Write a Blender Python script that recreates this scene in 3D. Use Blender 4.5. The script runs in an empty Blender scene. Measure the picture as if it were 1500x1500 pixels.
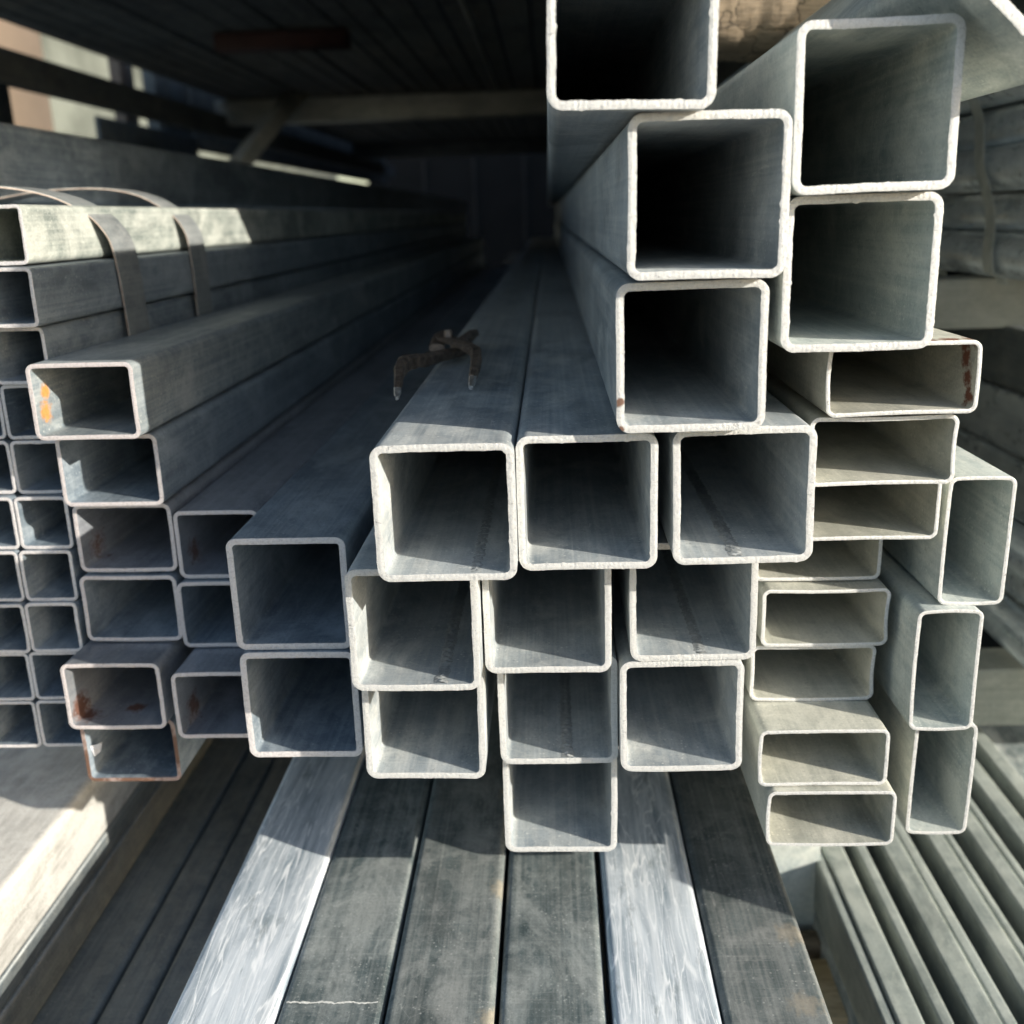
import bpy, math, random
from mathutils import Vector, Matrix, noise

C = bpy.context.scene.collection
SC = bpy.context.scene
MM = 0.001
random.seed(11)

# ------------------------------------------------------------------ camera
F_PX, PITCH, YAW, ROLL = 1476.47, 0.28542, 0.044145, -0.031856
fw = Vector((-math.sin(YAW)*math.cos(PITCH), math.cos(YAW)*math.cos(PITCH), -math.sin(PITCH)))
rt0 = Vector((math.cos(YAW), math.sin(YAW), 0)); up0 = rt0.cross(fw)
rt = rt0*math.cos(ROLL) + up0*math.sin(ROLL); up = rt.cross(fw)
cd = bpy.data.cameras.new('camera'); cam = bpy.data.objects.new('camera', cd); C.objects.link(cam)
cam.matrix_world = Matrix(((rt.x, up.x, -fw.x, 0), (rt.y, up.y, -fw.y, 0), (rt.z, up.z, -fw.z, 0), (0, 0, 0, 1)))
cd.sensor_width = 36; cd.lens = 36*F_PX/1500; cd.clip_start = 0.01; cd.clip_end = 500
cd.dof.use_dof = True; cd.dof.focus_distance = 0.455; cd.dof.aperture_fstop = 9.0
SC.camera = cam

# ------------------------------------------------------------------ sky and sun
SUN_TRAVEL = Vector((-1.93, 1.0, -0.76)).normalized()
w = bpy.data.worlds.new('World'); SC.world = w; w.use_nodes = True
nt = w.node_tree; bg = nt.nodes['Background']; sky = nt.nodes.new('ShaderNodeTexSky')
sky.sky_type = 'NISHITA'; sky.sun_disc = False
tos = -SUN_TRAVEL
sky.sun_elevation = math.asin(tos.z); sky.sun_rotation = math.atan2(tos.x, tos.y)
sky.air_density = 1.0; sky.dust_density = 1.2
nt.links.new(sky.outputs[0], bg.inputs[0]); bg.inputs[1].default_value = 0.15
sd = bpy.data.lights.new('sun', 'SUN'); so = bpy.data.objects.new('sun', sd); C.objects.link(so)
sd.energy = 5.0; sd.angle = math.radians(0.5); sd.color = (1.0, 0.94, 0.83)
so.rotation_euler = SUN_TRAVEL.to_track_quat('-Z', 'Y').to_euler()
SC.view_settings.view_transform = 'Standard'; SC.view_settings.look = 'None'
SC.view_settings.exposure = 0.88; SC.view_settings.gamma = 1.0

# ------------------------------------------------------------------ materials
class NT:
    def __init__(s, name):
        s.m = bpy.data.materials.new(name); s.m.use_nodes = True
        s.t = s.m.node_tree; s.b = s.t.nodes['Principled BSDF']
        tc = s.t.nodes.new('ShaderNodeTexCoord'); oi = s.t.nodes.new('ShaderNodeObjectInfo')
        s.obj = tc.outputs['Object']; s.rnd = oi.outputs['Random']
        sc = s.t.nodes.new('ShaderNodeVectorMath'); sc.operation = 'SCALE'
        sc.inputs[0].default_value = (7.3, 3.1, 5.7); s.l(s.rnd, sc.inputs['Scale'])
        ad = s.t.nodes.new('ShaderNodeVectorMath'); ad.operation = 'ADD'
        s.l(s.obj, ad.inputs[0]); s.l(sc.outputs[0], ad.inputs[1]); s.co = ad.outputs[0]
    def l(s, a, b): s.t.links.new(a, b)
    def map(s, scale, src=None):
        n = s.t.nodes.new('ShaderNodeMapping'); n.inputs['Scale'].default_value = scale
        s.l(src or s.co, n.inputs[0]); return n.outputs[0]
    def noise(s, scale, stretch=(1, 1, 1), detail=4, rough=.55, dist=0):
        n = s.t.nodes.new('ShaderNodeTexNoise'); n.inputs['Scale'].default_value = scale
        n.inputs['Detail'].default_value = detail; n.inputs['Roughness'].default_value = rough
        n.inputs['Distortion'].default_value = dist
        s.l(s.map(stretch), n.inputs['Vector']); return n.outputs['Fac']
    def vor(s, scale, stretch=(1, 1, 1), out='Color', feat='F1'):
        n = s.t.nodes.new('ShaderNodeTexVoronoi'); n.inputs['Scale'].default_value = scale; n.feature = feat
        s.l(s.map(stretch), n.inputs['Vector']); return n.outputs[out]
    def ramp(s, fac, lo, hi, a=0., b=1.):
        n = s.t.nodes.new('ShaderNodeMapRange'); n.inputs['From Min'].default_value = lo
        n.inputs['From Max'].default_value = hi; n.inputs['To Min'].default_value = a; n.inputs['To Max'].default_value = b
        s.l(fac, n.inputs[0]); return n.outputs[0]
    def mix(s, fac, a, b):
        n = s.t.nodes.new('ShaderNodeMix'); n.data_type = 'RGBA'
        if isinstance(fac, (int, float)): n.inputs[0].default_value = fac
        else: s.l(fac, n.inputs[0])
        for v, i in ((a, 6), (b, 7)):
            if isinstance(v, tuple): n.inputs[i].default_value = v + (1,)
            else: s.l(v, n.inputs[i])
        return n.outputs[2]
    def math(s, op, a, b=None):
        n = s.t.nodes.new('ShaderNodeMath'); n.operation = op
        for v, i in ((a, 0), (b, 1)):
            if v is None: continue
            if isinstance(v, (int, float)): n.inputs[i].default_value = v
            else: s.l(v, n.inputs[i])
        return n.outputs[0]
    def bump(s, h, dist, strength=1.):
        n = s.t.nodes.new('ShaderNodeBump'); n.inputs['Distance'].default_value = dist
        n.inputs['Strength'].default_value = strength; s.l(h, n.inputs['Height'])
        if getattr(s, 'nrm', None): s.l(s.nrm, n.inputs['Normal'])
        s.nrm = n.outputs[0]; s.l(n.outputs[0], s.b.inputs['Normal'])
    def dist_mask(s, pts):
        """1 close to any of the local points (x, y, z, radius) in metres"""
        acc = None
        for p in pts:
            v = s.t.nodes.new('ShaderNodeVectorMath'); v.operation = 'SUBTRACT'
            s.l(s.obj, v.inputs[0]); v.inputs[1].default_value = p[:3]
            q = s.t.nodes.new('ShaderNodeVectorMath'); q.operation = 'LENGTH'; s.l(v.outputs[0], q.inputs[0])
            r = s.ramp(q.outputs['Value'], 0, p[3], 1, 0)
            acc = r if acc is None else s.math('MAXIMUM', acc, r)
        return acc
    def set(s, **k):
        for a, b in k.items():
            i = s.b.inputs[a.replace('_', ' ')]
            if isinstance(b, (int, float)): i.default_value = b
            elif isinstance(b, tuple): i.default_value = b + (1,) if len(b) == 3 else b
            else: s.l(b, i)

def galv(name, dark=(.24, .285, .32), light=(.47, .51, .525), white=(.72, .72, .68), wamt=.62, metal=.3,
         rough=(.38, .62), rust=None, speck=0., rustc=(.16, .055, .022), rth=.5, ramt=1.):
    n = NT(name)
    big = n.noise(9, (1, .25, 1), 5)
    mott = n.noise(70, (1, .5, 1), 6, .65)
    grain = n.noise(900, (1, .8, 1), 3)
    brush = n.noise(60, (.35, 14, .35), 4, .7)
    longs = n.noise(140, (3, .02, 3), 3, .6)
    f = n.math('ADD', n.math('MULTIPLY', big, .5), n.math('MULTIPLY', mott, .5))
    c = n.mix(n.ramp(f, .36, .64), dark, light)
    c = n.mix(n.ramp(longs, .42, .72, 0, .40), c, white)
    c = n.mix(n.ramp(brush, .54, .76, 0, .42), c, white)
    spang = n.vor(150, (1, .7, 1), 'Color'); c = n.mix(.10, c, spang) if False else c
    sp = n.t.nodes.new('ShaderNodeSeparateColor'); n.l(spang, sp.inputs[0])
    c = n.mix(n.ramp(sp.outputs[0], .2, 1, 0, .22), c, white)
    stain = n.noise(16, (1, .4, 1), 5, .68, .4)
    c = n.mix(n.ramp(stain, .50, .62, 0, .45), c, tuple(v*.62 for v in dark))
    dots = n.vor(330, (1, 1, 1), 'Distance'); dm = n.noise(45, (1, 1, 1), 3)
    c = n.mix(n.math('MULTIPLY', n.ramp(dots, .10, .24, .8, 0), n.ramp(dm, .47, .57)), c, white)
    pits = n.noise(420, (1, 1, 1), 4, .6)
    c = n.mix(n.ramp(pits, .62, .70, 0, .45), c, tuple(v*.45 for v in dark))
    scrn = n.noise(26, (5, .25, 5), 2, .4, 1.2); sr = n.math('ABSOLUTE', n.math('SUBTRACT', scrn, .5))
    c = n.mix(n.math('MULTIPLY', n.ramp(sr, 0, .004, .55, 0), n.ramp(dm, .5, .56)), c, white)
    wht = n.math('MULTIPLY', n.ramp(n.noise(26, (1, .6, 1), 5, .7, .6), wamt-.1, wamt+.06), .55)
    c = n.mix(wht, c, white)
    scr = n.vor(38, (1, 2.5, 1), 'Distance', 'DISTANCE_TO_EDGE')
    c = n.mix(n.ramp(scr, .0, .012, .22, 0), c, white)
    if speck: c = n.mix(n.ramp(grain, .62, .78, 0, speck), c, white)
    c = n.mix(n.ramp(grain, .3, .5, .25, 0), c, tuple(v*.5 for v in dark))
    rg = n.ramp(mott, .3, .7, rough[0], rough[1])
    met = None
    if rust:
        m = n.dist_mask(rust)
        rn = n.noise(230, (1, .6, 1), 6, .75)
        k = n.ramp(n.math('ADD', n.math('MULTIPLY', m, .9), rn), rth+.45, rth+.66, 0, ramt)
        rc = n.mix(n.noise(420), tuple(v*.45 for v in rustc), tuple(min(1, v*1.5) for v in rustc))
        c = n.mix(k, c, rc)
        met = n.ramp(k, 0, 1, metal, 0)
        n.b.inputs['Roughness'].default_value = .8
        rg = n.math('MAXIMUM', rg, n.math('MULTIPLY', k, .85))
    n.set(Base_Color=c, Roughness=rg, Metallic=met if met is not None else metal)
    n.bump(n.math('ADD', n.math('MULTIPLY', mott, .6), n.math('MULTIPLY', brush, .35)), .0006, .5); n.bump(grain, .00012, .7)
    return n.m

def rim(name, col=(.70, .70, .67), dark=(.30, .30, .30), rust=None, metal=.25):
    n = NT(name)
    a = n.noise(700, (1, 1, 1), 5, .7); b = n.noise(160, (1, 1, 1), 6, .7)
    wv = n.t.nodes.new('ShaderNodeTexWave'); wv.inputs['Scale'].default_value = 150; wv.inputs['Distortion'].default_value = 3.5
    wv.inputs['Detail'].default_value = 3
    mp = n.map((1, 0, .7)); n.l(mp, wv.inputs['Vector'])
    c = n.mix(n.ramp(a, .36, .50, .5, 0), col, dark)
    a2 = n.noise(1700, (1, 1, 1), 3, .7); c = n.mix(n.ramp(a2, .36, .5, .28, 0), c, dark)
    a3 = n.noise(260, (1, 1, 2.5), 4, .7, .8); c = n.mix(n.ramp(a3, .64, .68, 0, .75), c, tuple(v*.5 for v in dark))
    c = n.mix(n.ramp(a2, .6, .75, 0, .4), c, (.84, .84, .82))
    c = n.mix(n.ramp(b, .62, .70, 0, .5), c, tuple(v*.75 for v in col))
    c = n.mix(n.ramp(wv.outputs['Fac'], .0, .12, .12, 0), c, dark)
    if rust:
        m = n.dist_mask(rust)
        k = n.ramp(n.math('ADD', n.math('MULTIPLY', m, .9), n.noise(300, (1, 1, 1), 6)), .95, 1.15)
        c = n.mix(k, c, n.mix(n.noise(600), (.18, .095, .06), (.12, .07, .05)))
    n.set(Base_Color=c, Roughness=.55, Metallic=metal)
    n.bump(b, .0003, .8); n.bump(a, .00035, .9); n.bump(wv.outputs['Fac'], .00006, .5)
    return n.m

M = {}
M['galv'] = galv('galvanised steel')
M['galv_warm'] = galv('galvanised steel, dull warm', (.31, .32, .28), (.50, .50, .43), (.66, .64, .55), .58, .15)
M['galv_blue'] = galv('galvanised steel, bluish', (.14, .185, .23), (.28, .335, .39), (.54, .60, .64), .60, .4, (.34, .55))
M['galv_green'] = galv('galvanised steel, greenish dull', (.26, .31, .315), (.46, .51, .49), (.68, .69, .63), .56, .18, (.5, .7), speck=.4)
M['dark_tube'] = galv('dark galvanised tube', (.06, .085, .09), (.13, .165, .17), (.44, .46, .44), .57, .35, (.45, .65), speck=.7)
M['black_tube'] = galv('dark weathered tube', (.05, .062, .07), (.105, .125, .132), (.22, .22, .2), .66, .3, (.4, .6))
M['pipe'] = galv('round pipe zinc', (.30, .34, .36), (.52, .56, .57), (.72, .74, .72), .58, .6, (.22, .4))
M['spangled'] = galv('strongly speckled zinc', (.16, .19, .18), (.30, .34, .31), (.72, .73, .66), .54, .3, (.4, .6), speck=1.)
M['slim'] = galv('greenish slim tube', (.20, .235, .225), (.35, .39, .37), (.52, .55, .50), .56, .2, (.45, .65))
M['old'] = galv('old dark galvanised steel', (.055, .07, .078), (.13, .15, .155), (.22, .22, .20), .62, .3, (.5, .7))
M['pale'] = galv('pale zinc tube', (.17, .165, .15), (.27, .26, .24), (.46, .45, .42), .5, .1, (.5, .7))
M['rim'] = rim('sawn zinc edge', (.52, .52, .505)); M['rim_dull'] = rim('dull sawn edge', (.60, .57, .56), (.33, .30, .30))
M['rim_pink'] = rim('pinkish bare steel edge', (.58, .53, .52), (.36, .30, .28), metal=.3)
M['rim_S3'] = rim('sawn zinc edge with rust spot', (.52, .52, .505), rust=[(-.0285, 0, .013, .0045), (-.028, 0, .002, .003)])
M['rim_rust'] = rim('rusty bare steel edge', (.36, .27, .24), (.20, .10, .07), rust=[(-.025, 0, .01, .03), (.025, 0, .02, .03), (0, 0, 0, .03)])
M['weld'] = galv('weld bead', (.18, .20, .21), (.36, .38, .38), (.5, .5, .48), .6, .3, (.4, .6))
def simple(name, c1, c2, scale, rough=.8, metal=0., stretch=(1, 1, 1), bmp=.0005, detail=6):
    n = NT(name); f = n.noise(scale, stretch, detail, .65)
    n.set(Base_Color=n.mix(n.ramp(f, .35, .65), c1, c2), Roughness=rough, Metallic=metal); n.bump(f, bmp, .8)
    return n.m
M['rust'] = simple('dark rusted iron', (.06, .045, .036), (.24, .18, .14), 200, .5, .45)
M['tip'] = simple('worn bright steel', (.45, .45, .46), (.8, .8, .8), 500, .3, .9)
M['strap'] = galv('steel strapping', (.20, .225, .235), (.34, .365, .37), (.52, .53, .52), .6, .5, (.35, .55))
M['strap_edge'] = simple('rusty strap edge', (.26, .19, .15), (.42, .36, .31), 250, .7)
M['red_beam'] = simple('dark red primer', (.03, .009, .008), (.05, .018, .015), 40, .7)
M['clear_strap'] = simple('grey plastic strapping', (.42, .44, .41), (.60, .61, .56), 60, .25)
M['ground'] = simple('dusty concrete yard', (.06, .055, .045), (.11, .10, .08), 3, .9, bmp=.003)
M['peach'] = simple('peach rendered wall', (.24, .17, .11), (.34, .24, .16), 1.4, .9, bmp=.002)
M['grey_green'] = simple('grey green sheet', (.06, .065, .05), (.15, .16, .13), 2.2, .8, bmp=.004)
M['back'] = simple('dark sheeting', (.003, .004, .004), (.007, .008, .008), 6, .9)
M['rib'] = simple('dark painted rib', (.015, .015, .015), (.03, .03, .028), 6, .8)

def wood_mat(name, a, b, cr=True):
    n = NT(name)
    g = n.noise(60, (.12, .6, 1.6), 8, .7, .8); fine = n.noise(500, (.1, .6, 1), 5, .7)
    c = n.mix(n.ramp(g, .3, .7), a, b)
    c = n.mix(n.ramp(fine, .35, .5, .5, 0), c, tuple(v*.4 for v in a))
    if cr:
        vn = n.t.nodes.new('ShaderNodeTexVoronoi'); vn.feature = 'DISTANCE_TO_EDGE'; vn.inputs['Scale'].default_value = 30
        nz_ = n.t.nodes.new('ShaderNodeTexNoise'); nz_.inputs['Scale'].default_value = 55; nz_.inputs['Detail'].default_value = 5; n.l(n.co, nz_.inputs['Vector'])
        sc_ = n.t.nodes.new('ShaderNodeVectorMath'); sc_.operation = 'MULTIPLY_ADD'; n.l(nz_.outputs['Color'], sc_.inputs[0]); sc_.inputs[1].default_value = (.035, .035, .035); n.l(n.co, sc_.inputs[2])
        n.l(sc_.outputs[0], vn.inputs['Vector']); v = vn.outputs['Distance']
        k = n.ramp(v, 0., .035, 1, 0); c = n.mix(n.math('MULTIPLY', k, .85), c, (.012, .009, .006))
        n.bump(v, .002, .6)
    n.bump(g, .0015, .8); n.bump(fine, .0004, .8)
    n.set(Base_Color=c, Roughness=.85); return n.m
M['wood'] = wood_mat('weathered timber', (.15, .115, .08), (.32, .25, .17))
M['wood_pale'] = wood_mat('pale timber', (.40, .30, .17), (.58, .46, .30), False)

def white_run():
    n = NT('whitish zinc bar with runs')
    fl = n.noise(30, (1.3, .22, 1.3), 6, .65, 1.2)
    st = n.noise(170, (2, .04, 2), 4, .7)
    c = n.mix(n.ramp(fl, .36, .60), (.25, .31, .36), (.62, .67, .71))
    c = n.mix(n.ramp(st, .42, .66, 0, .6), c, (.80, .83, .85))
    v1 = n.noise(30, (1.6, .16, 1.6), 3, .55, 1.6); v2 = n.noise(62, (1.4, .10, 1.4), 3, .5, 1.2)
    r1 = n.math('ABSOLUTE', n.math('SUBTRACT', v1, .5)); r2 = n.math('ABSOLUTE', n.math('SUBTRACT', v2, .52))
    c = n.mix(n.ramp(r1, 0, .022, .95, 0), c, (.90, .92, .93))
    c = n.mix(n.ramp(r2, 0, .014, .7, 0), c, (.88, .90, .92))
    dk = n.noise(75, (1, .25, 1), 5, .7)
    c = n.mix(n.ramp(dk, .58, .68, 0, .65), c, (.17, .21, .23))
    fs = n.noise(600, (1, .5, 1), 2); c = n.mix(n.ramp(fs, .6, .7, 0, .3), c, (.9, .9, .9))
    n.set(Base_Color=c, Roughness=n.ramp(fl, .3, .7, .3, .55), Metallic=.25)
    n.bump(n.math('MINIMUM', r1, r2), .0012, .5); n.bump(st, .0002, .6); return n.m
M['white_run'] = white_run()
M['beam_stain'] = galv('dull beam with brown runs', (.33, .34, .31), (.46, .46, .41), (.6, .6, .54), .6, .1, (.5, .7), rust=[(.025, .112, z/100, .016) for z in (1, 2, 3, 4)], rth=.42, rustc=(.20, .16, .10), ramt=.8)

# ------------------------------------------------------------------ helpers
def tag(o, label=None, cat=None, group=None, kind=None):
    if label: o['label'] = label
    if cat: o['category'] = cat
    if group: o['group'] = group
    if kind: o['kind'] = kind
    return o
def thing(name, label, cat, loc=(0, 0, 0), group=None, rot=(0, 0, 0)):
    o = bpy.data.objects.new(name, None); C.objects.link(o); o.location = loc; o.rotation_euler = rot
    o.empty_display_size = .02
    return tag(o, label, cat, group)
def mesh_obj(name, v, f, mat, parent=None, smooth=True):
    me = bpy.data.meshes.new(name); me.from_pydata(v, [], f); me.update()
    if smooth: me.polygons.foreach_set('use_smooth', [True]*len(me.polygons))
    o = bpy.data.objects.new(name, me); C.objects.link(o); me.materials.append(mat)
    if parent: o.parent = parent
    return o

def profile(w, h, r, n, off=0., bow=None):
    """rounded rectangle, centre at origin, n points; returns [(x, z, nx, nz)] anticlockwise"""
    hw, hh = w/2-off, h/2-off; r = max(r-off, .0004)
    sx, sz = 2*(hw-r), 2*(hh-r); q = math.pi*r/2
    # same count on every segment whatever the offset, so inner and outer loops pair up
    ns = [max(2, int(round(n*(w-2*.004)/(2*(w+h))))), max(2, int(round(n*(h-2*.004)/(2*(w+h)))))]
    nc = 8; out = []
    cs = [(hw-r, -hh+r, -90), (hw-r, hh-r, 0), (-hw+r, hh-r, 90), (-hw+r, -hh+r, 180)]
    for k in range(4):
        cx, cz, a0 = cs[k]
        for i in range(nc):
            a = math.radians(a0+90*i/nc); out.append([cx+r*math.cos(a), cz+r*math.sin(a), math.cos(a), math.sin(a)])
        a = math.radians(a0+90); x0, z0 = cx+r*math.cos(a), cz+r*math.sin(a)
        cx2, cz2, a2 = cs[(k+1) % 4]; b = math.radians(a2); x1, z1 = cx2+r*math.cos(b), cz2+r*math.sin(b)
        m = ns[1] if k % 2 == 0 else ns[0]
        for i in range(m):
            t = i/m; bo = bow[k]*math.sin(math.pi*t) if bow else 0
            out.append([x0+(x1-x0)*t+math.cos(a)*bo, z0+(z1-z0)*t+math.sin(a)*bo, math.cos(a), math.sin(a)])
    return out

def hollow(name, label, cat, w, h, t, ro, X, Zc, D, phi, L, mats, group=None, n=300, burr=.00022, bow=.0004, weld=None, seed=0, cut=True, kids=True, yaw=0., pit=0.):
    """hollow steel section, metres; X, Zc centre, D front plane, L length back along Y"""
    rnd = random.Random(seed); sv = seed*3.71
    root = thing(name, label, cat, (X + (h/2)*math.sin(phi), D, Zc-(h/2)*math.cos(phi)), group, (pit, -phi, yaw))
    bw = [rnd.uniform(-bow, bow) for _ in range(4)]
    po = profile(w, h, ro, n, 0, bw); pi = profile(w, h, ro, n, t, bw)
    N = len(po)
    def nz(i, f, ch):
        a = po[i]; return noise.noise(Vector((a[0]*f+sv, a[1]*f-sv, ch)))
    def fo(i): return nz(i, 120, 1.)*.5*burr + nz(i, 900, 2.)*burr*.35 + max(0, nz(i, 300, 4.)-.45)*burr*3
    def fi(i): return nz(i, 140, 5.)*.7*burr + nz(i, 900, 6.)*burr*.5 + max(0, nz(i, 330, 8.)-.4)*burr*5
    fr_o = [(po[i][0]+po[i][2]*fo(i), nz(i, 300, 3.)*burr*.15, po[i][1]+po[i][3]*fo(i)+h/2) for i in range(N)]
    fr_i = [(pi[i][0]-pi[i][2]*fi(i), nz(i, 300, 7.)*burr*.15, pi[i][1]-pi[i][3]*fi(i)+h/2) for i in range(N)]
    v = []; f = []
    ys = [0, .0007, .003, .02, .08, .3, 1.0, L]
    ys = [y for y in ys if y < L] + [L]
    for k, (p, fr) in enumerate(((po, fr_o), (pi, fr_i))):
        base = len(v)
        for j, y in enumerate(ys):
            if j == 0: v += fr
            else:
                for q in p: v.append((q[0], y, q[1]+h/2))
        for j in range(len(ys)-1):
            for i in range(N):
                a = base+j*N+i; b = base+j*N+(i+1) % N
                f.append((a, b, b+N, a+N) if k == 0 else (a, a+N, b+N, b))
    e0 = (len(ys)-1)*N; e1 = e0+len(ys)*N
    for i in range(N): f.append((e0+i, e0+(i+1) % N, e1+(i+1) % N, e1+i))
    mesh_obj('tube_wall', v, f, mats[0], root)
    v = []; f = []; K = 5
    for k in range(K+1):
        s = k/K
        for i in range(N):
            a, b = fr_o[i], fr_i[i]
            y = a[1]*(1-s)+b[1]*s
            if 0 < k < K:
                y += -.00012*math.sin(math.pi*s) + .00007*noise.noise(Vector(((a[0]*(1-s)+b[0]*s)*900+sv, s*2, (a[2]*(1-s)+b[2]*s)*900)))
            v.append((a[0]*(1-s)+b[0]*s, y, a[2]*(1-s)+b[2]*s))
    for k in range(K):
        for i in range(N):
            a = k*N+i; b = k*N+(i+1) % N
            f.append((a, a+N, b+N, b))
    mesh_obj('cut_end', v, f, mats[1], root)
    if weld is not None:
        v = []; f = []; NS = 420; hwid = .0030; x0 = weld; z0 = t
        for j in range(NS+1):
            y = .001 + (j/NS)**1.6*.45
            cx = x0 + .0006*noise.noise(Vector((y*120, sv, 0)))
            for q in range(7):
                u = q/6*2-1
                lump = noise.noise(Vector((u*2.2, y*700, sv)))+.6*noise.noise(Vector((u*5, y*1800, sv)))
                hz = max(-.0001, (1-u*u)*.00035+ (1-abs(u))*lump*.0012)
                v.append((cx+u*hwid*(1+.35*noise.noise(Vector((y*500, u, sv)))), y, z0+hz+ bw[3]*0 - .00005))
        for j in range(NS):
            for q in range(6):
                a = j*7+q; f.append((a, a+1, a+8, a+7))
        mesh_obj('weld_bead', v, f, M['weld'], root)
    return root

def bar(name, label, cat, x0, x1, y0, y1, z0, z1, mat, r=.003, group=None, parent=None, part=None, kind=None, seg=4, yseg=1):
    """solid-looking bar / closed beam with rounded long edges, real box with end faces"""
    w, h = x1-x0, z1-z0
    ax = 'y'
    pts = []
    for cx, cz, a0 in ((w/2-r, -h/2+r, -90), (w/2-r, h/2-r, 0), (-w/2+r, h/2-r, 90), (-w/2+r, -h/2+r, 180)):
        e = min(r*.3, .0008)
        b0, b1 = math.radians(a0), math.radians(a0+90)
        pts.append((cx+r*math.cos(b0)+e*math.sin(b0), cz+r*math.sin(b0)-e*math.cos(b0)))
        for i in range(seg+1):
            a = math.radians(a0+90*i/seg); pts.append((cx+r*math.cos(a), cz+r*math.sin(a)))
        pts.append((cx+r*math.cos(b1)-e*math.sin(b1), cz+r*math.sin(b1)+e*math.cos(b1)))
    n = len(pts); v = []; f = []
    for j in range(yseg+1):
        y = (y1-y0)*j/yseg
        v += [(p[0], y, p[1]+h/2) for p in pts]
    for j in range(yseg):
        for i in range(n): f.append((j*n+i, j*n+(i+1) % n, (j+1)*n+(i+1) % n, (j+1)*n+i))
    f.append(tuple(range(n-1, -1, -1))); f.append(tuple(range(yseg*n, yseg*n+n)))
    o = mesh_obj(part or name, v, f, mat, parent, smooth=False)
    o.location = ((x0+x1)/2, y0, z0)
    for p in o.data.polygons: p.use_smooth = len(p.vertices) == 4
    if not parent: tag(o, label, cat, group, kind)
    return o

def xbar(name, label, cat, x0, x1, y0, y1, z0, z1, mat, r=.003, group=None, kind=None):
    """as bar, but running along X"""
    o = bar(name, label, cat, -(y1-y0)/2, (y1-y0)/2, 0, x1-x0, 0, z1-z0, mat, r, group, kind=kind)
    o.rotation_euler = (0, 0, -math.pi/2); o.location = (x0, (y0+y1)/2, z0)
    return o

# ------------------------------------------------------------------ ground, walls, rack
def sheet(name, pts, mat, kind='structure', label=None, cat=None):
    o = mesh_obj(name, pts, [(0, 1, 2, 3)], mat, None, False); tag(o, label, cat, None, kind); return o
sheet('ground', [(-60, -60, -.95), (60, -60, -.95), (60, 60, -.95), (-60, 60, -.95)], M['ground'])

pw = bar('peach_wall', 'sunlit peach rendered wall seen through the gap at the far left', 'wall', -3.3, -3.05, 4.0, 6.55, -.95, 2.6, M['peach'], .01)
gw = bar('grey_green_wall', 'blurred grey green wall beyond the left rack, behind the peach one', 'wall', -3.6, -3.2, 6.7, 16, -.95, 2.4, M['grey_green'], .01)
bar('wall_post', 'thin brown post against the peach wall at the left edge', 'post', -3.0, -2.95, 5.75, 5.82, -.95, 2.6, M['rust'], .005)
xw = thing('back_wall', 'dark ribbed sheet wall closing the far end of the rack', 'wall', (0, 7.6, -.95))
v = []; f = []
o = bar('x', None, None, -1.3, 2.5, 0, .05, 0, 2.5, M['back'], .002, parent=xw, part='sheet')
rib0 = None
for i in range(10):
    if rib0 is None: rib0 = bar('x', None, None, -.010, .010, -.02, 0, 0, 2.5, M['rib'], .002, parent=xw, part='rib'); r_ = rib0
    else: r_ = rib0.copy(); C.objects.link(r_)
    r_.location = (-1.25+i*.36, -.03, 0)

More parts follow.
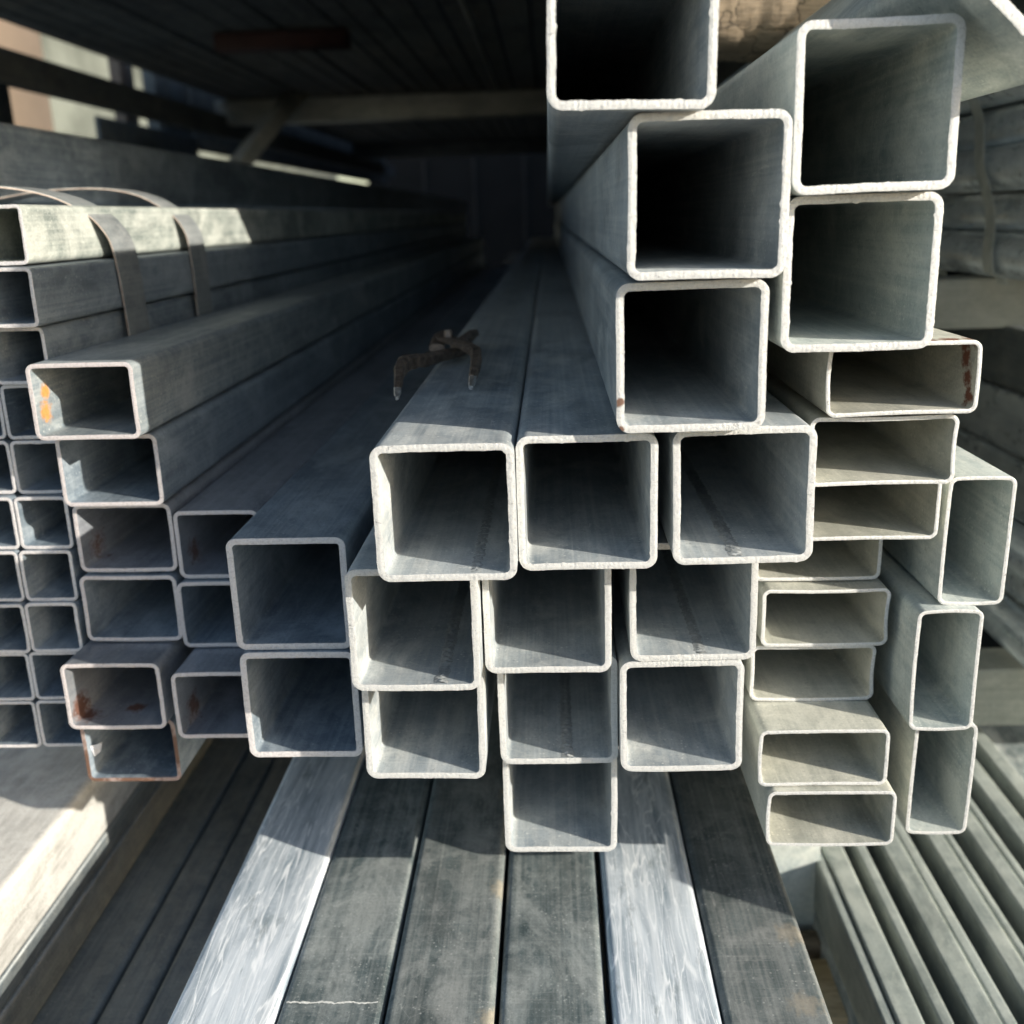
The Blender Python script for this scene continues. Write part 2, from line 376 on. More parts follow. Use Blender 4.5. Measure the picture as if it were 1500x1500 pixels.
FIT = {
'S1': ('S', 30.6, 65.0, 386.7, -0.0243),
'S2': ('S', 59.3, 4.6, 395.4, -0.007),
'S3': ('S', 55.6, -56.3, 404.6, 0.006),
'S4': ('S', 120.4, 34.3, 399.0, 0.0109),
'S5': ('S', 121.4, -25.9, 409.4, 0.0024),
'S6': ('S', -46.3, -119.1, 404.3, 0.0019),
'S7': ('S', 14.0, -118.4, 413.8, 0.0017),
'S8': ('S', 80.1, -117.0, 414.6, 0.0138),
'S9': ('S', -65.2, -179.4, 422.4, -0.0034),
'S10': ('S', -4.4, -178.8, 438.1, 0.0018),
'S11': ('S', 64.7, -177.6, 447.3, 0.0083),
'S12': ('S', -66.5, -239.6, 445.8, -0.0118),
'S13': ('S', -0.2, -239.1, 458.3, 0.0057),
'S14': ('S', 60.2, -237.9, 448.2, 0.0091),
'S15': ('S', -0.0, -299.4, 469.7, -0.0026),
'S16': ('Q', -125.7, -168.3, 441.8, -0.0016),
'S17': ('Q', -124.6, -225.1, 439.6, -0.0025),
'R1': ('R', -214.2, -75.4, 449.1, -0.0014),
'R2': ('R', -214.0, -111.9, 464.9, -0.0062),
'R3': ('R', -214.7, -148.5, 472.4, -0.0056),
'R4': ('P', -171.6, -152.9, 472.6, -0.0034),
'R5': ('R', -215.7, -185.2, 469.9, -0.0083),
'R6': ('P', -173.2, -189.2, 469.5, -0.0046),
'R7': ('R', -219.8, -222.0, 445.3, -0.0034),
'R8': ('P', -170.5, -225.5, 441.3, 0.002),
'R9': ('R', -220.7, -258.3, 456.4, 0.0005),
'F1': ('F', 149.5, -71.8, 433.4, 0.0112),
'F2': ('F', 144.4, -103.9, 437.6, 0.0038),
'F3': ('F', 147.3, -136.1, 457.8, -0.002),
'F4': ('F', 133.5, -168.4, 491.5, -0.0021),
'F5': ('F', 136.3, -200.6, 481.3, -0.0015),
'F6': ('F', 132.3, -232.8, 484.6, -0.001),
'F7': ('F', 132.0, -265.0, 454.3, 0.0036),
'F8': ('F', 136.5, -297.2, 450.5, -0.0004),
'V1': ('V', 200.5, -155.6, 464.0, -0.0089),
'V2': ('V', 189.9, -220.4, 458.9, 0.0034),
'V3': ('V', 196.2, -285.2, 466.5, -0.0089),
'G1': ('G', -253.6, -1.2, 471.3, -0.007),
'H1': ('G', -281.3, -1.0, 470.2, 0.0023),
'G2': ('G', -248.5, -28.9, 461.4, -0.0075),
'H2': ('G', -276.1, -28.5, 460.4, 0.0003),
'G3': ('G', -252.3, -56.6, 471.1, -0.0046),
'H3': ('G', -279.4, -56.1, 471.5, -0.0015),
'G4': ('G', -252.8, -84.0, 474.0, -0.0005),
'H4': ('G', -280.2, -83.6, 473.9, -0.0004),
'G5': ('G', -252.3, -111.3, 473.2, 0.0015),
'H5': ('G', -279.5, -111.1, 473.0, -0.0009),
'G6': ('G', -252.7, -138.6, 468.3, -0.0034),
'H6': ('G', -280.0, -138.5, 468.4, -0.0001),
'G7': ('G', -253.9, -165.8, 466.8, -0.0033),
'H7': ('G', -281.5, -165.9, 467.0, 0.0002),
'G8': ('G', -254.5, -192.8, 464.6, -0.0),
'H8': ('G', -282.0, -193.3, 464.9, 0.0004),
'G9': ('G', -257.8, -220.3, 466.4, 0.0032),
'H9': ('G', -285.0, -220.7, 466.5, -0.0001),
'G10': ('G', -258.9, -247.8, 466.7, 0.0018),
'H10': ('G', -286.2, -248.1, 466.7, 0.0)
}
S_T, R_T, F_T, G_T = .0031, .0020, .0018, .0019
DIM = {'S': (60, 60, S_T, .0056), 'Q': (56.4, 56.4, .0030, .0050), 'R': (49.7, 35.6, R_T, .0045), 'P': (43, 35.6, R_T, .0045),
       'F': (64.3, 31.5, F_T, .0042), 'V': (31.5, 64.3, F_T, .0042), 'G': (27.1, 27.1, G_T, .0034)}
LAB = {
'S1': 'thick galvanised square tube at the very top of the stack, cut by the picture edge',
'S2': 'thick galvanised square tube directly under the topmost one, black inside',
'S3': 'thick galvanised square tube with a small rust spot on its lower left rim',
'S4': 'thick galvanised square tube at upper right, touching the tilted tube',
'S5': 'thick galvanised square tube below the upper right one, above the flat tubes',
'S6': 'thick galvanised square tube with a lit strip and the pincers on its top',
'S7': 'thick galvanised square tube in the middle, right of the one carrying the pincers',
'S8': 'thick galvanised square tube right under the rust spotted one, beside the flat tubes',
'S9': 'thick galvanised square tube under the one carrying the pincers, rough seam on its floor',
'S10': 'thick galvanised square tube in the second middle row, without any seam inside',
'S11': 'thick galvanised square tube in the second middle row, right of the dark gap',
'S12': 'thick galvanised square tube at lower left of the middle stack, over pale grey bars',
'S13': 'thick galvanised square tube with a dark seam, just above the lowest middle tube',
'S14': 'thick galvanised square tube at the bottom right of the middle stack, thin edge below',
'S15': 'lowest thick galvanised square tube, hanging alone below the middle stack',
'S16': 'shaded bluish square tube left of centre with its broad top showing',
'S17': 'bluish square tube under the shaded one, sunlit only in its lower left corner',
'R1': 'topmost flat rectangular tube on the left, sunlit and rust flecked inside its left wall',
'R2': 'rectangular tube second from the top on the left, thin sunlit strip on left rim',
'R3': 'shaded rectangular tube third from the top on the left, brownish inside',
'R4': 'rectangular tube left of the bluish square tube with wide scuffed top showing',
'R5': 'shaded rectangular tube fourth down on the left with clean dark inside',
'R6': 'half hidden rectangular tube tucked against the bluish square tube, no top showing',
'R7': 'protruding rectangular tube on the left with brown rust patches inside',
'R8': 'protruding rectangular tube half hidden behind the lower bluish square tube',
'R9': 'rusty rimmed rectangular tube at the bottom of the left stack',
'F1': 'flat rectangular tube with dark rust streak inside, topmost of the flat ones',
'F2': 'flat rectangular tube second of the flat ones, wide sunlit floor',
'F3': 'flat rectangular tube third of the flat ones, right of a thick square tube',
'F4': 'flat rectangular tube set back deepest among the flat ones, only lower part visible',
'F5': 'flat rectangular tube fifth of the flat ones, fully visible with shaded floor',
'F6': 'flat rectangular tube sixth of the flat ones, slightly set back',
'F7': 'flat rectangular tube with a sunlit triangle on its top, second from the bottom',
'F8': 'lowest flat rectangular tube with a wavy dented bottom rim',
'V1': 'upright rectangular tube at the right edge, topmost of three standing on edge',
'V2': 'upright rectangular tube, middle of three standing on edge',
'V3': 'upright rectangular tube, lowest of three standing on edge',
}
GRP = {'S': 'thick square tubes in the middle stack', 'Q': 'bluish square tubes left of the middle', 'R': 'rectangular tubes in the left stack',
       'P': 'rectangular tubes in the left stack', 'F': 'flat rectangular tubes at the right', 'V': 'upright rectangular tubes at the right'}
M['R1'] = galv('galvanised, rusty fleck on left', (.17, .215, .25), (.33, .375, .40), (.62, .64, .62), .60, .35, (.4, .6), rust=[(-.026, .010, .014, .016), (-.026, .012, .024, .012)], rth=.56, rustc=(.42, .19, .05), speck=.5)
M['R3'] = galv('galvanised, brown film', (.22, .24, .27), (.38, .40, .44), (.56, .58, .62), .64, .5, (.34, .55), rust=[(-.023, .02, .01, .03)], rth=.62, rustc=(.13, .075, .06))
M['R7'] = galv('galvanised, brown rust patches', (.22, .24, .27), (.36, .38, .42), (.5, .5, .5), .64, .5, (.34, .55), rust=[(-.0235, .012, .008, .024), (.002, .022, .002, .014)], rth=.5, rustc=(.10, .045, .03))
M['F1'] = galv('galvanised, rust streak right', (.24, .25, .22), (.40, .40, .35), (.60, .58, .5), .52, .3, (.5, .7), rust=[(.031, .006, .006, .011), (.031, .009, .014, .011), (.031, .012, .022, .012), (.031, .014, .028, .012)] + [(x/100, .004, .0325, .012) for x in (0, 1, 2, 3)], rth=.52, rustc=(.12, .04, .02), speck=.5)
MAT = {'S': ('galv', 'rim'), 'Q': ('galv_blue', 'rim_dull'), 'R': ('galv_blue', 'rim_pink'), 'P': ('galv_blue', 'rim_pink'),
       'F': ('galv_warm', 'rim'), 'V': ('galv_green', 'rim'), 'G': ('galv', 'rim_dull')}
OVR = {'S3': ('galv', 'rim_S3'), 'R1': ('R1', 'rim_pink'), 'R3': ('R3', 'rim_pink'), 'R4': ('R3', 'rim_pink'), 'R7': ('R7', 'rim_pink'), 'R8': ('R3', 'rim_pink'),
       'R9': ('galv_blue', 'rim_rust'), 'F1': ('F1', 'rim'), 'S4': ('galv_green', 'rim'), 'S5': ('galv_green', 'rim')}
WELD = {'S6': .012, 'S9': .011, 'S13': .004, 'S8': -.002, 'S11': .004}
LEN = {'S': 3.9, 'Q': 3.9, 'R': 2.9, 'P': 2.9, 'F': 3.9, 'V': 3.9, 'G': 2.95}
SCALE = {'R': 1.14, 'P': 1.14, 'Q': 1.06, 'G': 1.16}
order = [k for k in FIT if k[0] not in 'GH']
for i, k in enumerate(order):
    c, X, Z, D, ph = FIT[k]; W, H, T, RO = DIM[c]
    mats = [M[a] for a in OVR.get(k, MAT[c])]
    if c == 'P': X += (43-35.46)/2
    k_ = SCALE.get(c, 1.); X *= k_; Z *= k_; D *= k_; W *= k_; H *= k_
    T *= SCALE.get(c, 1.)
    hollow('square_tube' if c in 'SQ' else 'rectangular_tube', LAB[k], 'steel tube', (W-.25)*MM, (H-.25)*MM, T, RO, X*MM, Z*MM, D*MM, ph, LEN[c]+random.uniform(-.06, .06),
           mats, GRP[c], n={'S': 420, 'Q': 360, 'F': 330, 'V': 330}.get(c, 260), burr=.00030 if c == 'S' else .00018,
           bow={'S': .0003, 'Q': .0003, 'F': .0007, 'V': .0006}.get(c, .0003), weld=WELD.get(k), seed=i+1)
# small squares in the bundle at the left edge
ROWW = ['first', 'second', 'third', 'fourth', 'fifth', 'sixth', 'seventh', 'eighth', 'ninth', 'tenth']
for i in range(1, 11):
    for c_, col in (('G', 'right column of the strapped bundle'), ('H', 'left column of the strapped bundle')):
        c, X, Z, D, ph = FIT['%s%d' % (c_, i)]; W, H, T, RO = DIM['G']; W *= 1.16; H *= 1.16; X *= 1.16; Z *= 1.16; D *= 1.16
        hollow('square_tube', 'small square tube, %s one from the top in the %s' % (ROWW[i-1], col), 'steel tube', W*MM-.0004, H*MM-.0004, T, RO, X*MM, Z*MM, D*MM, ph,
               2.95+random.uniform(-.03, .03), [M['spangled'] if i == 1 else M['galv_blue'], M['rim_dull']], 'small square tubes in the strapped bundle', n=170, burr=.00022, bow=.0002, seed=100+i+(20 if c_ == 'H' else 0))
for i in range(10):
    for j in range(2):
        hollow('square_tube', 'small square tube deep in the strapped bundle, beyond its visible columns', 'steel tube', .0310, .0310, G_T, .0034, (-.311-.0273*j)*1.16, (-1.2-27.4*i)*MM*1.16, .545, 0,
               2.95, [M['galv_blue'], M['rim_dull']], 'small square tubes hidden in the strapped bundle', n=60, seed=200+i*2+j)
# thin flat tube peeking out under the lower right square tube
hollow('rectangular_tube', 'thin flat tube edge peeking out beneath the bottom right square tube', 'steel tube', .059, .018, .002, .004, .0585, -.2775, .503, 0, 3.8, [M['galv_blue'], M['rim_dull']], None, n=200, seed=300)
# tube standing on its corner, top right
hollow('square_tube', 'thick square tube tilted onto its corner at the top right edge', 'steel tube', .0589, .0589, .0038, .006, .1765, .0805, .380, math.radians(-43), 3.6, [M['galv_green'], M['rim']], None, n=420, burr=.0004, seed=301)
# large rectangular tube on the far side of the bundle
hollow('rectangular_tube', 'large dark blue grey tube lying on the strapped bundle, running back to the dark', 'steel tube', .058, .060, .003, .006, -.4466, .0516, .464, 0, 4.9, [M['galv_blue'], M['rim_dull']], None, n=160, seed=302)

# straps round the bundle
def strap(label, y0, y1, lift, width=.029):
    path = []
    xr, zt = -.2395, .0135
    P = [(-.36, zt+.004, 0), (-.32, zt+.006+lift, .0), (-.285, zt+.007+lift, 0), (-.262, zt+.004+lift*.8, 0), (-.247, zt-.001, 0), (xr+.003, zt-.012, 0), (xr+.006, zt-.03, 0), (xr+.005, -.07, 0), (xr+.004, -.13, 0), (xr+.004, -.26, 0)]
    N = 60; cp = [Vector((p[0], p[1])) for p in P]
    def cr(t):
        s = t*(len(cp)-1); i = min(int(s), len(cp)-2); u = s-i
        p0, p1, p2, p3 = cp[max(i-1, 0)], cp[i], cp[i+1], cp[min(i+2, len(cp)-1)]
        return .5*((2*p1)+(-p0+p2)*u+(2*p0-5*p1+4*p2-p3)*u*u+(-p0+3*p1-3*p2+p3)*u*u*u)
    v = []; f = []; th = .0007
    for i in range(N+1):
        t = i/N; p = cr(t); q = (cr(min(t+.01, 1))-cr(max(t-.01, 0))).normalized(); nn = Vector((-q.y, q.x))
        yc = y0 + (y1-y0)*t
        for s, a in ((-1, 1), (1, 1), (1, 0), (-1, 0)):
            v.append(((p.x+nn.x*th*a)*1.16, (yc+s*width/2)*1.16, (p.y+nn.y*th*a)*1.16))
    for i in range(N):
        for k in range(4):
            a = i*4+k; b = i*4+(k+1) % 4; f.append((a, b, b+4, a+4))
    f.append((0, 1, 2, 3)); f.append((4*N+3, 4*N+2, 4*N+1, 4*N))
    root = thing('steel_strap', label, 'strap', (0, 0, 0), 'steel straps round the bundle')
    mesh_obj('band', v, f, M['strap'], root, False)
    v = []; f = []
    for i in range(N+1):
        t = i/N; p = cr(t); yc = y0+(y1-y0)*t-width/2
        for k in range(6):
            a = math.pi*2*k/6; v.append(((p.x+.00045*math.cos(a))*1.16, (yc+.0004*math.sin(a*2))*1.16, (p.y+.00045*math.sin(a))*1.16))
    for i in range(N):
        for k in range(6):
            a = i*6+k; b = i*6+(k+1) % 6; f.append((a, b, b+6, a+6))
    mesh_obj('rusty_edge', v, f, M['strap_edge'], root)
strap('near steel strap with rusty edge, arched over the strapped bundle', .52, .588, .002)
strap('far steel strap with rusty edge, second one back on the strapped bundle', .66, .694, .004)

# ------------------------------------------------------------------ lower shelf bars
low = [
       (-.2250, -.1635, 'white_run', 'whitish streaked zinc bar on the lower shelf, left of the two speckled ones'),
       (-.1630, -.1030, 'dark_tube', 'dark grey speckled tube with a chalk line across, right of the left whitish bar'),
       (-.1015, -.0395, 'dark_tube', 'dark grey tube with tan scuffs along its right edge on the lower shelf'),
       (-.0370, .0235, 'dark_tube', 'dark grey tube straight below the lowest square tube'),
       (.0270, .0875, 'white_run', 'whitish streaked zinc bar on the lower shelf, right of the lowest square tube'),
       (.0885, .1480, 'dark_tube', 'dark grey tube with brown stains at the right end of the lower shelf')]
M['dt5'] = galv('dark tube with tan scuffed edge', (.065, .085, .088), (.14, .17, .17), (.42, .43, .41), .60, .35, (.45, .65), speck=.45, rust=[(.0275, y/10+.14, .03, .018) for y in range(0, 4)], rth=.4, rustc=(.34, .29, .21), ramt=.6)
M['dt8'] = galv('dark tube with brown stains', (.065, .085, .088), (.14, .165, .165), (.42, .42, .40), .64, .35, (.45, .65), speck=.2, rust=[(.017, .10, .03, .02), (.015, .15, .03, .02), (.02, .2, .03, .02)], rth=.45, rustc=(.30, .25, .18), ramt=.5)
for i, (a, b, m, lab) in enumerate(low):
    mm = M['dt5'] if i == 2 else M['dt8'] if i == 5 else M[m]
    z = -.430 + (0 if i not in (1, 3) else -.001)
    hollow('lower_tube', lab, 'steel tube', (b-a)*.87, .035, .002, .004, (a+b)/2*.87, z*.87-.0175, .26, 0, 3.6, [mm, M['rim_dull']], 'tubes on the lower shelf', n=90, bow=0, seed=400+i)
# chalk like scratch across the dark grey tube
mark = mesh_obj('chalk_line', [((-.1600+.0009*i)*.87, (.472+.0004*math.sin(i*.35)+(.0012 if k else 0)+.0009*noise.noise(Vector((i*.5, k*.4, 0))))*.87, -.3748) for i in range(60) for k in (0, 1)],
         [(2*i, 2*i+2, 2*i+3, 2*i+1) for i in range(59)], simple('chalk', (.5, .5, .47), (.6, .6, .56), 300))
tag(mark, 'thin pale chalk line across the dark grey speckled tube', 'chalk mark')
# pale beam and the tubes under it
bar('pale_beam', 'pale cream zinc beam at lower left with bright sunlit side', 'beam', -.70, -.3278, .27, 3.6, -.4187, -.3705, M['pale'], .005)
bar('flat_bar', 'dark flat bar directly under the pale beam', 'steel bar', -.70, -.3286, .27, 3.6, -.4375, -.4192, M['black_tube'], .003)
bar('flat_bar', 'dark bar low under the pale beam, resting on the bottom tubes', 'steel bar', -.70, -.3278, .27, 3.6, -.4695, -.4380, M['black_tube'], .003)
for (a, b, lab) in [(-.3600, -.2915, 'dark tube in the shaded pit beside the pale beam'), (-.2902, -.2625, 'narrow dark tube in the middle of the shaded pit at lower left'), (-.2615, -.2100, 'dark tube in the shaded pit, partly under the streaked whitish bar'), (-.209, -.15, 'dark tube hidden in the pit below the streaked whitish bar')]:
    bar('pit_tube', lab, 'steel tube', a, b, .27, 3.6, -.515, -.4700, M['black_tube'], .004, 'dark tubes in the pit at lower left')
bar('shelf_board', 'dark filler plate under the lower shelf tubes', 'plate', -.193, .127, .27, 3.6, -.432, -.4105, M['old'], .003)
# beams under the stacks
xbar('rack_beam', 'horizontal steel beam carrying the middle stack of tubes', 'beam', -.30, .24, .85, .90, -.3735, -.3305, M['galv'], .003)
xbar('timber_packer', 'timber packer between the pale beam and the strapped bundle', 'timber', -.42, -.285, .95, 1.03, -.3700, -.3045, M['wood'], .004)
# post
bar('rack_post', 'grey upright rack post below the flat tubes', 'post', .163, .2055, .70, .76, -.95, -.335, M['galv_green'], .003)
bar('timber_block', 'pale timber block on the floor side, below the rack post', 'timber', .170, .2165, .600, .66, -.66, -.560, M['wood_pale'], .002)
bar('timber_block', 'darker timber block just behind the pale one at lower right', 'timber', .165, .210, .675, .69, -.70, -.558, M['wood'], .002)

# ------------------------------------------------------------------ right lower stack
edges = [(.203, .2105), (.2115, .2285), (.2385, .2475), (.2595, .277), (.278, .287), (.300, .314), (.3155, .322), (.336, .350), (.352, .359), (.372, .388), (.402, .417), (.431, .445), (.459, .474), (.488, .503)]
for i, (a, b) in enumerate(edges):
    if a > .43: break
    zt = -.500 + (.0015 if i % 2 else 0)
    hollow('slim_tube', 'slim grey green tube at lower right, %s one right of the rack post' % ['first', 'second', 'third', 'fourth', 'fifth', 'sixth', 'seventh', 'eighth', 'ninth', 'tenth', 'eleventh', 'twelfth', 'thirteenth', 'fourteenth'][i],
           'steel tube', b-a, .045, .0015, .002, (a+b)/2, zt-.0225, .34, 0, 3.2, [M['slim'], M['rim_dull']], 'slim tubes in the lower right stack', n=60, bow=0, seed=500+i)
bar('slab_beam', 'grey bar layer beneath the slim tubes at lower right', 'steel bar', .2035, .52, .35, 3.4, -.60, -.547, M['dark_tube'], .003)

# ------------------------------------------------------------------ right background
for r_ in range(5):
    for c_ in range(3):
        z = -.047+r_*.0372; x = .405+c_*.040+(.02 if r_ % 2 else 0)
        n_ = 24; v = []; f = []
        for j, y in enumerate((0, 2.6)):
            for i in range(n_):
                a = 2*math.pi*i/n_
                v.append((.0192*math.cos(a), y, .0192*math.sin(a)))
        for i in range(n_): f.append((i, (i+1) % n_, n_+(i+1) % n_, n_+i))
        for j, y in enumerate((0, 2.6)):
            for i in range(n_):
                a = 2*math.pi*i/n_; v.append((.0168*math.cos(a), y, .0168*math.sin(a)))
        for i in range(n_): f.append((2*n_+i, 3*n_+i, 3*n_+(i+1) % n_, 2*n_+(i+1) % n_)); f.append((i, 2*n_+i, 2*n_+(i+1) % n_, (i+1) % n_))
        o = mesh_obj('round_pipe', v, f, M['pipe']); o.location = (x, .50, z)
        tag(o, 'round galvanised pipe in the right bundle, %s layer up, %s column' % (['first', 'second', 'third', 'fourth', 'fifth'][r_], ['', 'middle', 'far'][c_]) if c_ else 'round pipe at the right edge, %s layer from the bottom' % ['first', 'second', 'third', 'fourth', 'fifth'][r_], 'steel pipe', 'round pipes in the bundle at the right edge')
for r_ in range(3):
    for c_ in range(2):
        o2 = o.copy(); C.objects.link(o2); o2.location = (.425+c_*.040+(.02 if r_ % 2 else 0), .60, -.306-.038*r_)
        tag(o2, 'round pipe low at the right edge, %s layer below the square tubes, %s column' % (['first', 'second', 'third'][r_], ['near', 'far'][c_]), 'steel pipe', 'round pipes low at the right edge')
def pstrap(label, y):
    v = []; f = []; N = 40
    for i in range(N+1):
        t = i/N; z = .13-.20*t; x = .383+ (.010 if t > .96 else 0) - .004*math.sin(t*math.pi*5)*.6
        yc = y - .16*t + .05*t*t
        for s in (-1, 1):
            for q in (0, 1): v.append((x-.0006*q, yc+s*.010, z))
    for i in range(N):
        a = i*4
        f += [(a, a+2, a+6, a+4), (a+1, a+5, a+7, a+3), (a, a+4, a+5, a+1), (a+2, a+3, a+7, a+6)]
    o = mesh_obj('plastic_strap', v, f, M['clear_strap'], None, False); tag(o, label, 'strap', 'plastic straps on the pipe bundle')
pstrap('near grey plastic strap slanting down the round pipe bundle', 1.02)
pstrap('far grey plastic strap slanting down the round pipe bundle', 1.16)
xbar('rack_beam', 'light grey horizontal beam under the round pipe bundle at right edge', 'beam', .35, 1.2, .98, 1.03, -.116, -.069, M['beam_stain'], .003)
for i in range(3):
    for j in range(3):
        hollow('square_tube', 'square tube in the shaded right bundle, %s layer down, %s column' % (['first', 'second', 'third', 'fourth'][i], ['near', 'middle', 'far'][j]), 'steel tube',
               .056, .056, .002, .005, .455+j*.058, -.142-.058*i, (.36 if i < 2 else .318)+.012*((i*7+j*3) % 4)*(j > 0), 0, 3.0, [M['black_tube' if i == 0 else 'pipe'], M['rim_dull']], 'square tubes in the shaded right bundle', n=60, bow=0, seed=600+i*3+j)
xbar('rack_beam', 'grey horizontal beam at right edge, low behind the upright tubes', 'beam', .30, 1.2, .86, .91, -.470, -.412, M['galv_warm'], .003)


# ------------------------------------------------------------------ overhead
# timber on top of the stack
n1 = 90
v = []; f = []
def tp(u, a):
    x = .007 + u*.197
    ry, rz = .063, .046
    ca, sa = math.cos(a), math.sin(a)
    k = (abs(ca)**4+abs(sa)**4)**-.25
    k *= 1+.09*noise.noise(Vector((u*3, ca*1.5, sa*1.5)))+.05*noise.noise(Vector((u*9, ca*4, sa*4)))+.02*noise.noise(Vector((u*40, ca*11, sa*11)))
    return (x, .845+ry*ca*k, .1575+rz*sa*k)
for i in range(n1+1):
    for j in range(48): v.append(tp(i/n1, 2*math.pi*j/48))
for i in range(n1):
    for j in range(48):
        a = i*48+j; b = i*48+(j+1) % 48; f.append((a, b, b+48, a+48))
f.append(tuple(range(47, -1, -1))); f.append(tuple(range(n1*48, n1*48+48)))
o = mesh_obj('timber_block', v, f, M['wood'], None, True); tag(o, 'brown weathered cracked timber block lying on top of the thick square tubes', 'timber')
# upper shelf
ug = 'tubes on the upper shelf'
ORD = 'first second third fourth fifth sixth seventh eighth ninth tenth eleventh twelfth thirteenth fourteenth fifteenth sixteenth seventeenth eighteenth nineteenth twentieth'.split()
ORD += ['twenty-'+q for q in ORD[:9]]+['thirtieth']+['thirty-'+q for q in ORD[:9]]+['fortieth']
xs = -.90; i = 0
while xs < .75:
    wd = random.choice([.040, .040, .05, .06]); gap = random.choice([.002, .002, .004, .03 if i % 4 == 3 else .003])
    z0 = .338+random.choice([0, 0, .004])
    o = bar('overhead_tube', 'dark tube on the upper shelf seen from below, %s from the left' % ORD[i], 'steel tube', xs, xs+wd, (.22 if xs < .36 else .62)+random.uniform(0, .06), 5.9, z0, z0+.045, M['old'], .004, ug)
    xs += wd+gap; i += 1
bar('gap_highlight', 'bright gap highlight under the upper shelf, built as a thin pale rod', 'rod', -.135, -.129, .8, 3.0, .326, .332, M['galv_warm'], .002)  # stands in for a line of light in a gap overhead
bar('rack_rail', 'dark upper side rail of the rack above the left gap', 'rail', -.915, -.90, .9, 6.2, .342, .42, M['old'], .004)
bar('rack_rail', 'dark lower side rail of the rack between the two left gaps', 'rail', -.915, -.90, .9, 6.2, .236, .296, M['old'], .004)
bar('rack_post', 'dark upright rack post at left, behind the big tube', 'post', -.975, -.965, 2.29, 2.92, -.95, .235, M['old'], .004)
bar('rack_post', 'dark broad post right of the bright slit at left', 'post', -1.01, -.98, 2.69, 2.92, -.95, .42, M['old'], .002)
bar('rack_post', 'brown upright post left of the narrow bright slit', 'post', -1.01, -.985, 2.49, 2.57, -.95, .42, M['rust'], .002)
bar('dark_panel', 'dark panel put in to keep the far left side of the rack black', 'panel', -1.00, -.97, 2.93, 6.4, .205, .60, M['old'], .006)  # plain panel added to black out the left opening, no real bundle
for zz in range(4):
    bar('sun_block_tube', 'added dark tube keeping out the sun, stacked %s above the round pipe bundle' % ['first', 'second', 'third', 'fourth'][zz], 'steel tube', .40, .86, .655+.01*zz, 6.2, .136+.0485*zz, .183+.0485*zz, M['old'], .005, 'dark tubes added to keep out the sun')  # added out of sight to stop sun entering from the right
bar('sun_block_board', 'dark sheet added at the right to keep sun off the back wall', 'sheet', .95, .98, .9, 7.5, -.95, 1.9, M['back'], .003)  # added sun blocker, keeps the far end of the rack dark
bar('rack_post', 'dark upright post at the extreme left, beside the lower bright gap', 'post', -.915, -.90, 1.60, 1.79, -.95, .236, M['old'], .004)
b_ = bar('diagonal_brace', 'grey diagonal brace in the dark rack at upper left', 'brace', -.02, .02, 0, .34, -.02, .02, M['galv_warm'], .003)
b_.location = (-.80, 2.75, .13); b_.rotation_euler = (math.radians(38), 0, math.radians(-28))
xbar('cross_beam', 'grey cross beam under the upper shelf, nearest full width one', 'beam', -.93, .4, 3.0, 3.06, .270, .334, M['galv_warm'], .003)
xbar('cross_beam', 'grey cross beam under the upper shelf, farther and dimmer one', 'beam', -.9, .5, 4.9, 4.96, .275, .334, M['old'], .003)
xbar('cross_beam', 'short dark red beam under the upper shelf', 'beam', -.60, -.36, 1.97, 2.02, .305, .334, M['red_beam'], .003)

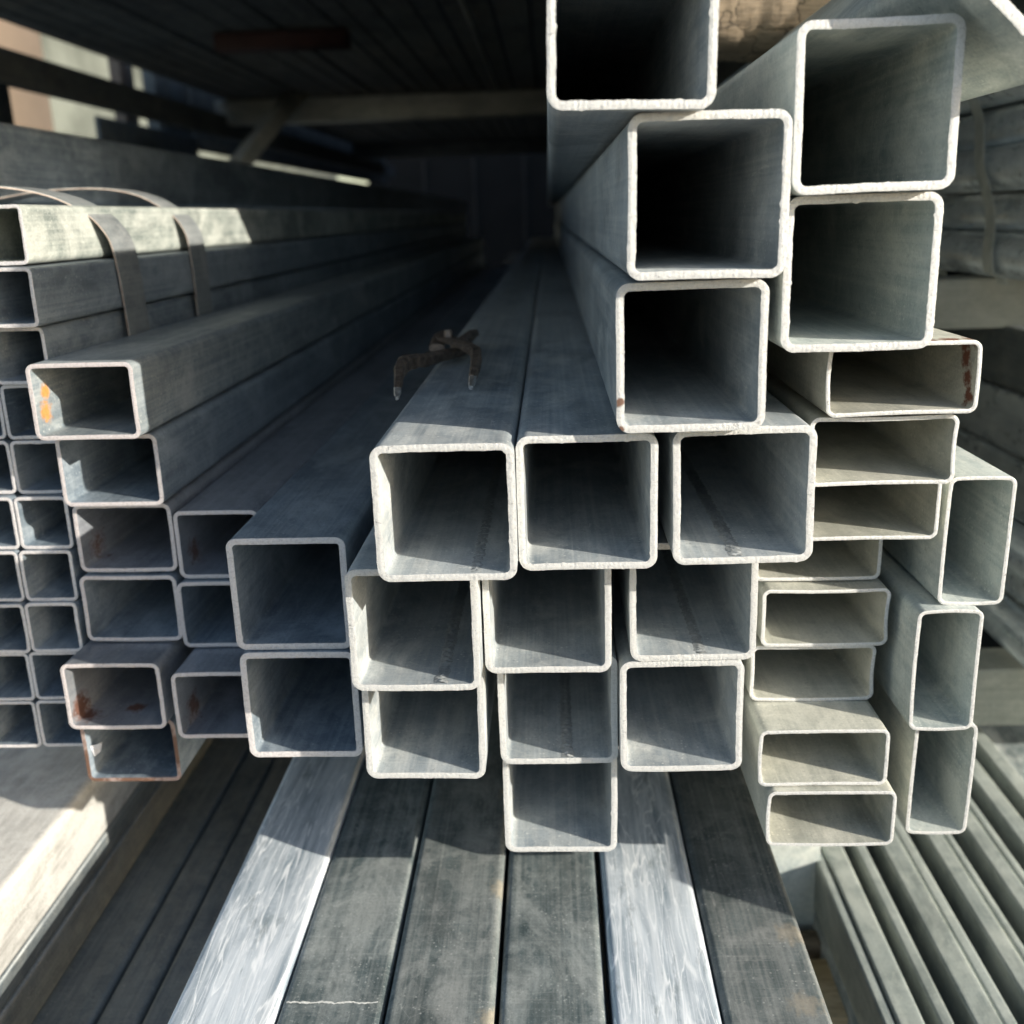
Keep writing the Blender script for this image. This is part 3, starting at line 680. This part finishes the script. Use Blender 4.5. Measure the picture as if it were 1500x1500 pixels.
# ------------------------------------------------------------------ rusty pincers
def forged(name, pts, mat, parent, seed=0):
    """forged iron bar: pts = (x, y, z, half width, half height), chamfered rectangular section, hammered surface"""
    v = []; f = []; K = 7; Q = []; sec = [(1, -.55), (1, .55), (.6, 1), (-.6, 1), (-1, .55), (-1, -.55), (-.6, -1), (.6, -1)]
    for i in range(len(pts)-1):
        for k in range(K):
            u = k/K; Q.append([pts[i][j]*(1-u)+pts[i+1][j]*u for j in range(5)])
    Q.append(list(pts[-1]))
    for _ in range(3):
        Q = [Q[0]]+[[(Q[i-1][j]+2*Q[i][j]+Q[i+1][j])/4 for j in range(5)] for i in range(1, len(Q)-1)]+[Q[-1]]
    for i, q in enumerate(Q):
        p = Vector((q[0]*MM+.06, q[1]*MM-.6, q[2]*MM)); a = Q[max(i-1, 0)]; b = Q[min(i+1, len(Q)-1)]
        d = Vector((b[0]-a[0], b[1]-a[1], b[2]-a[2])).normalized(); s_ = d.cross(Vector((0, 0, 1))).normalized(); u_ = s_.cross(d)
        for sx, sz in sec:
            w_ = p+s_*sx*q[3]*MM*.68+u_*sz*q[4]*MM*.62
            w_ += (s_*sx+u_*sz)*.0006*noise.noise(w_*420+Vector((seed, 0, 0)))
            v.append(tuple(w_))
    n_ = len(sec)
    for i in range(len(Q)-1):
        for k in range(n_):
            a = i*n_+k; b = i*n_+(k+1) % n_; f.append((a, b, b+n_, a+n_))
    f.append(tuple(range(n_-1, -1, -1))); f.append(tuple(range((len(Q)-1)*n_, len(Q)*n_)))
    return mesh_obj(name, v, f, mat, parent, False)
px = thing('pincers', 'old rusty pincers with bright worn tips lying on a thick square tube', 'pincers', (-.06, .6, -.0888))
forged('jaw', [(-58, 668, 5, 8, 4), (-66, 640, 6, 7, 5), (-76, 600, 8, 6, 6), (-84, 578, 10, 5.5, 7), (-85, 560, 8, 4.5, 7), (-82, 528, 2, 2.6, 4)], M['rust'], px, 1)
forged('jaw', [(-76, 690, 12, 5, 3), (-68, 655, 14, 8, 3), (-54, 622, 14, 7, 3.5), (-45, 602, 12, 5, 5), (-43, 575, 10, 4.5, 6), (-43, 542, 5, 2.8, 4)], M['rust'], px, 2)
forged('handle_stub', [(-74, 650, 9, 7, 4), (-76, 690, 10, 7, 5), (-76, 722, 10, 5.5, 4)], M['rust'], px, 3)
forged('handle_stub', [(-60, 650, 10, 7, 4), (-57, 690, 10, 6, 5), (-55, 722, 10, 5, 4)], M['rust'], px, 4)
forged('pivot', [(-66, 650, 14, 4, 4), (-66, 651, 20, 3.5, 3.5)], M['rust'], px, 5)
forged('tip', [(-82.2, 530, 2.4, 2.9, 3.4), (-81.6, 523, .6, 2.2, 2.4), (-81, 518, -.5, 1.2, 1.4)], M['tip'], px, 6)
forged('tip', [(-43, 544, 5, 3.0, 3.6), (-43, 535, 3.6, 2.4, 2.8), (-43, 528, 2.4, 1.4, 1.6)], M['tip'], px, 7)
# small torn paper scrap inside the rusty rimmed tube
o = mesh_obj('paper_scrap', [(-.2435, .460, -.2575), (-.2385, .463, -.2570), (-.2405, .464, -.2625), (-.2428, .461, -.2640)], [(0, 1, 2, 3)], simple('paper', (.4, .4, .42), (.5, .5, .52), 300), None, False)
m_ = o.modifiers.new('thickness', 'SOLIDIFY'); m_.thickness = .0003
o.scale = (1.14, 1.14, 1.14); tag(o, 'small torn pale scrap stuck inside the rusty rimmed tube', 'paper scrap')
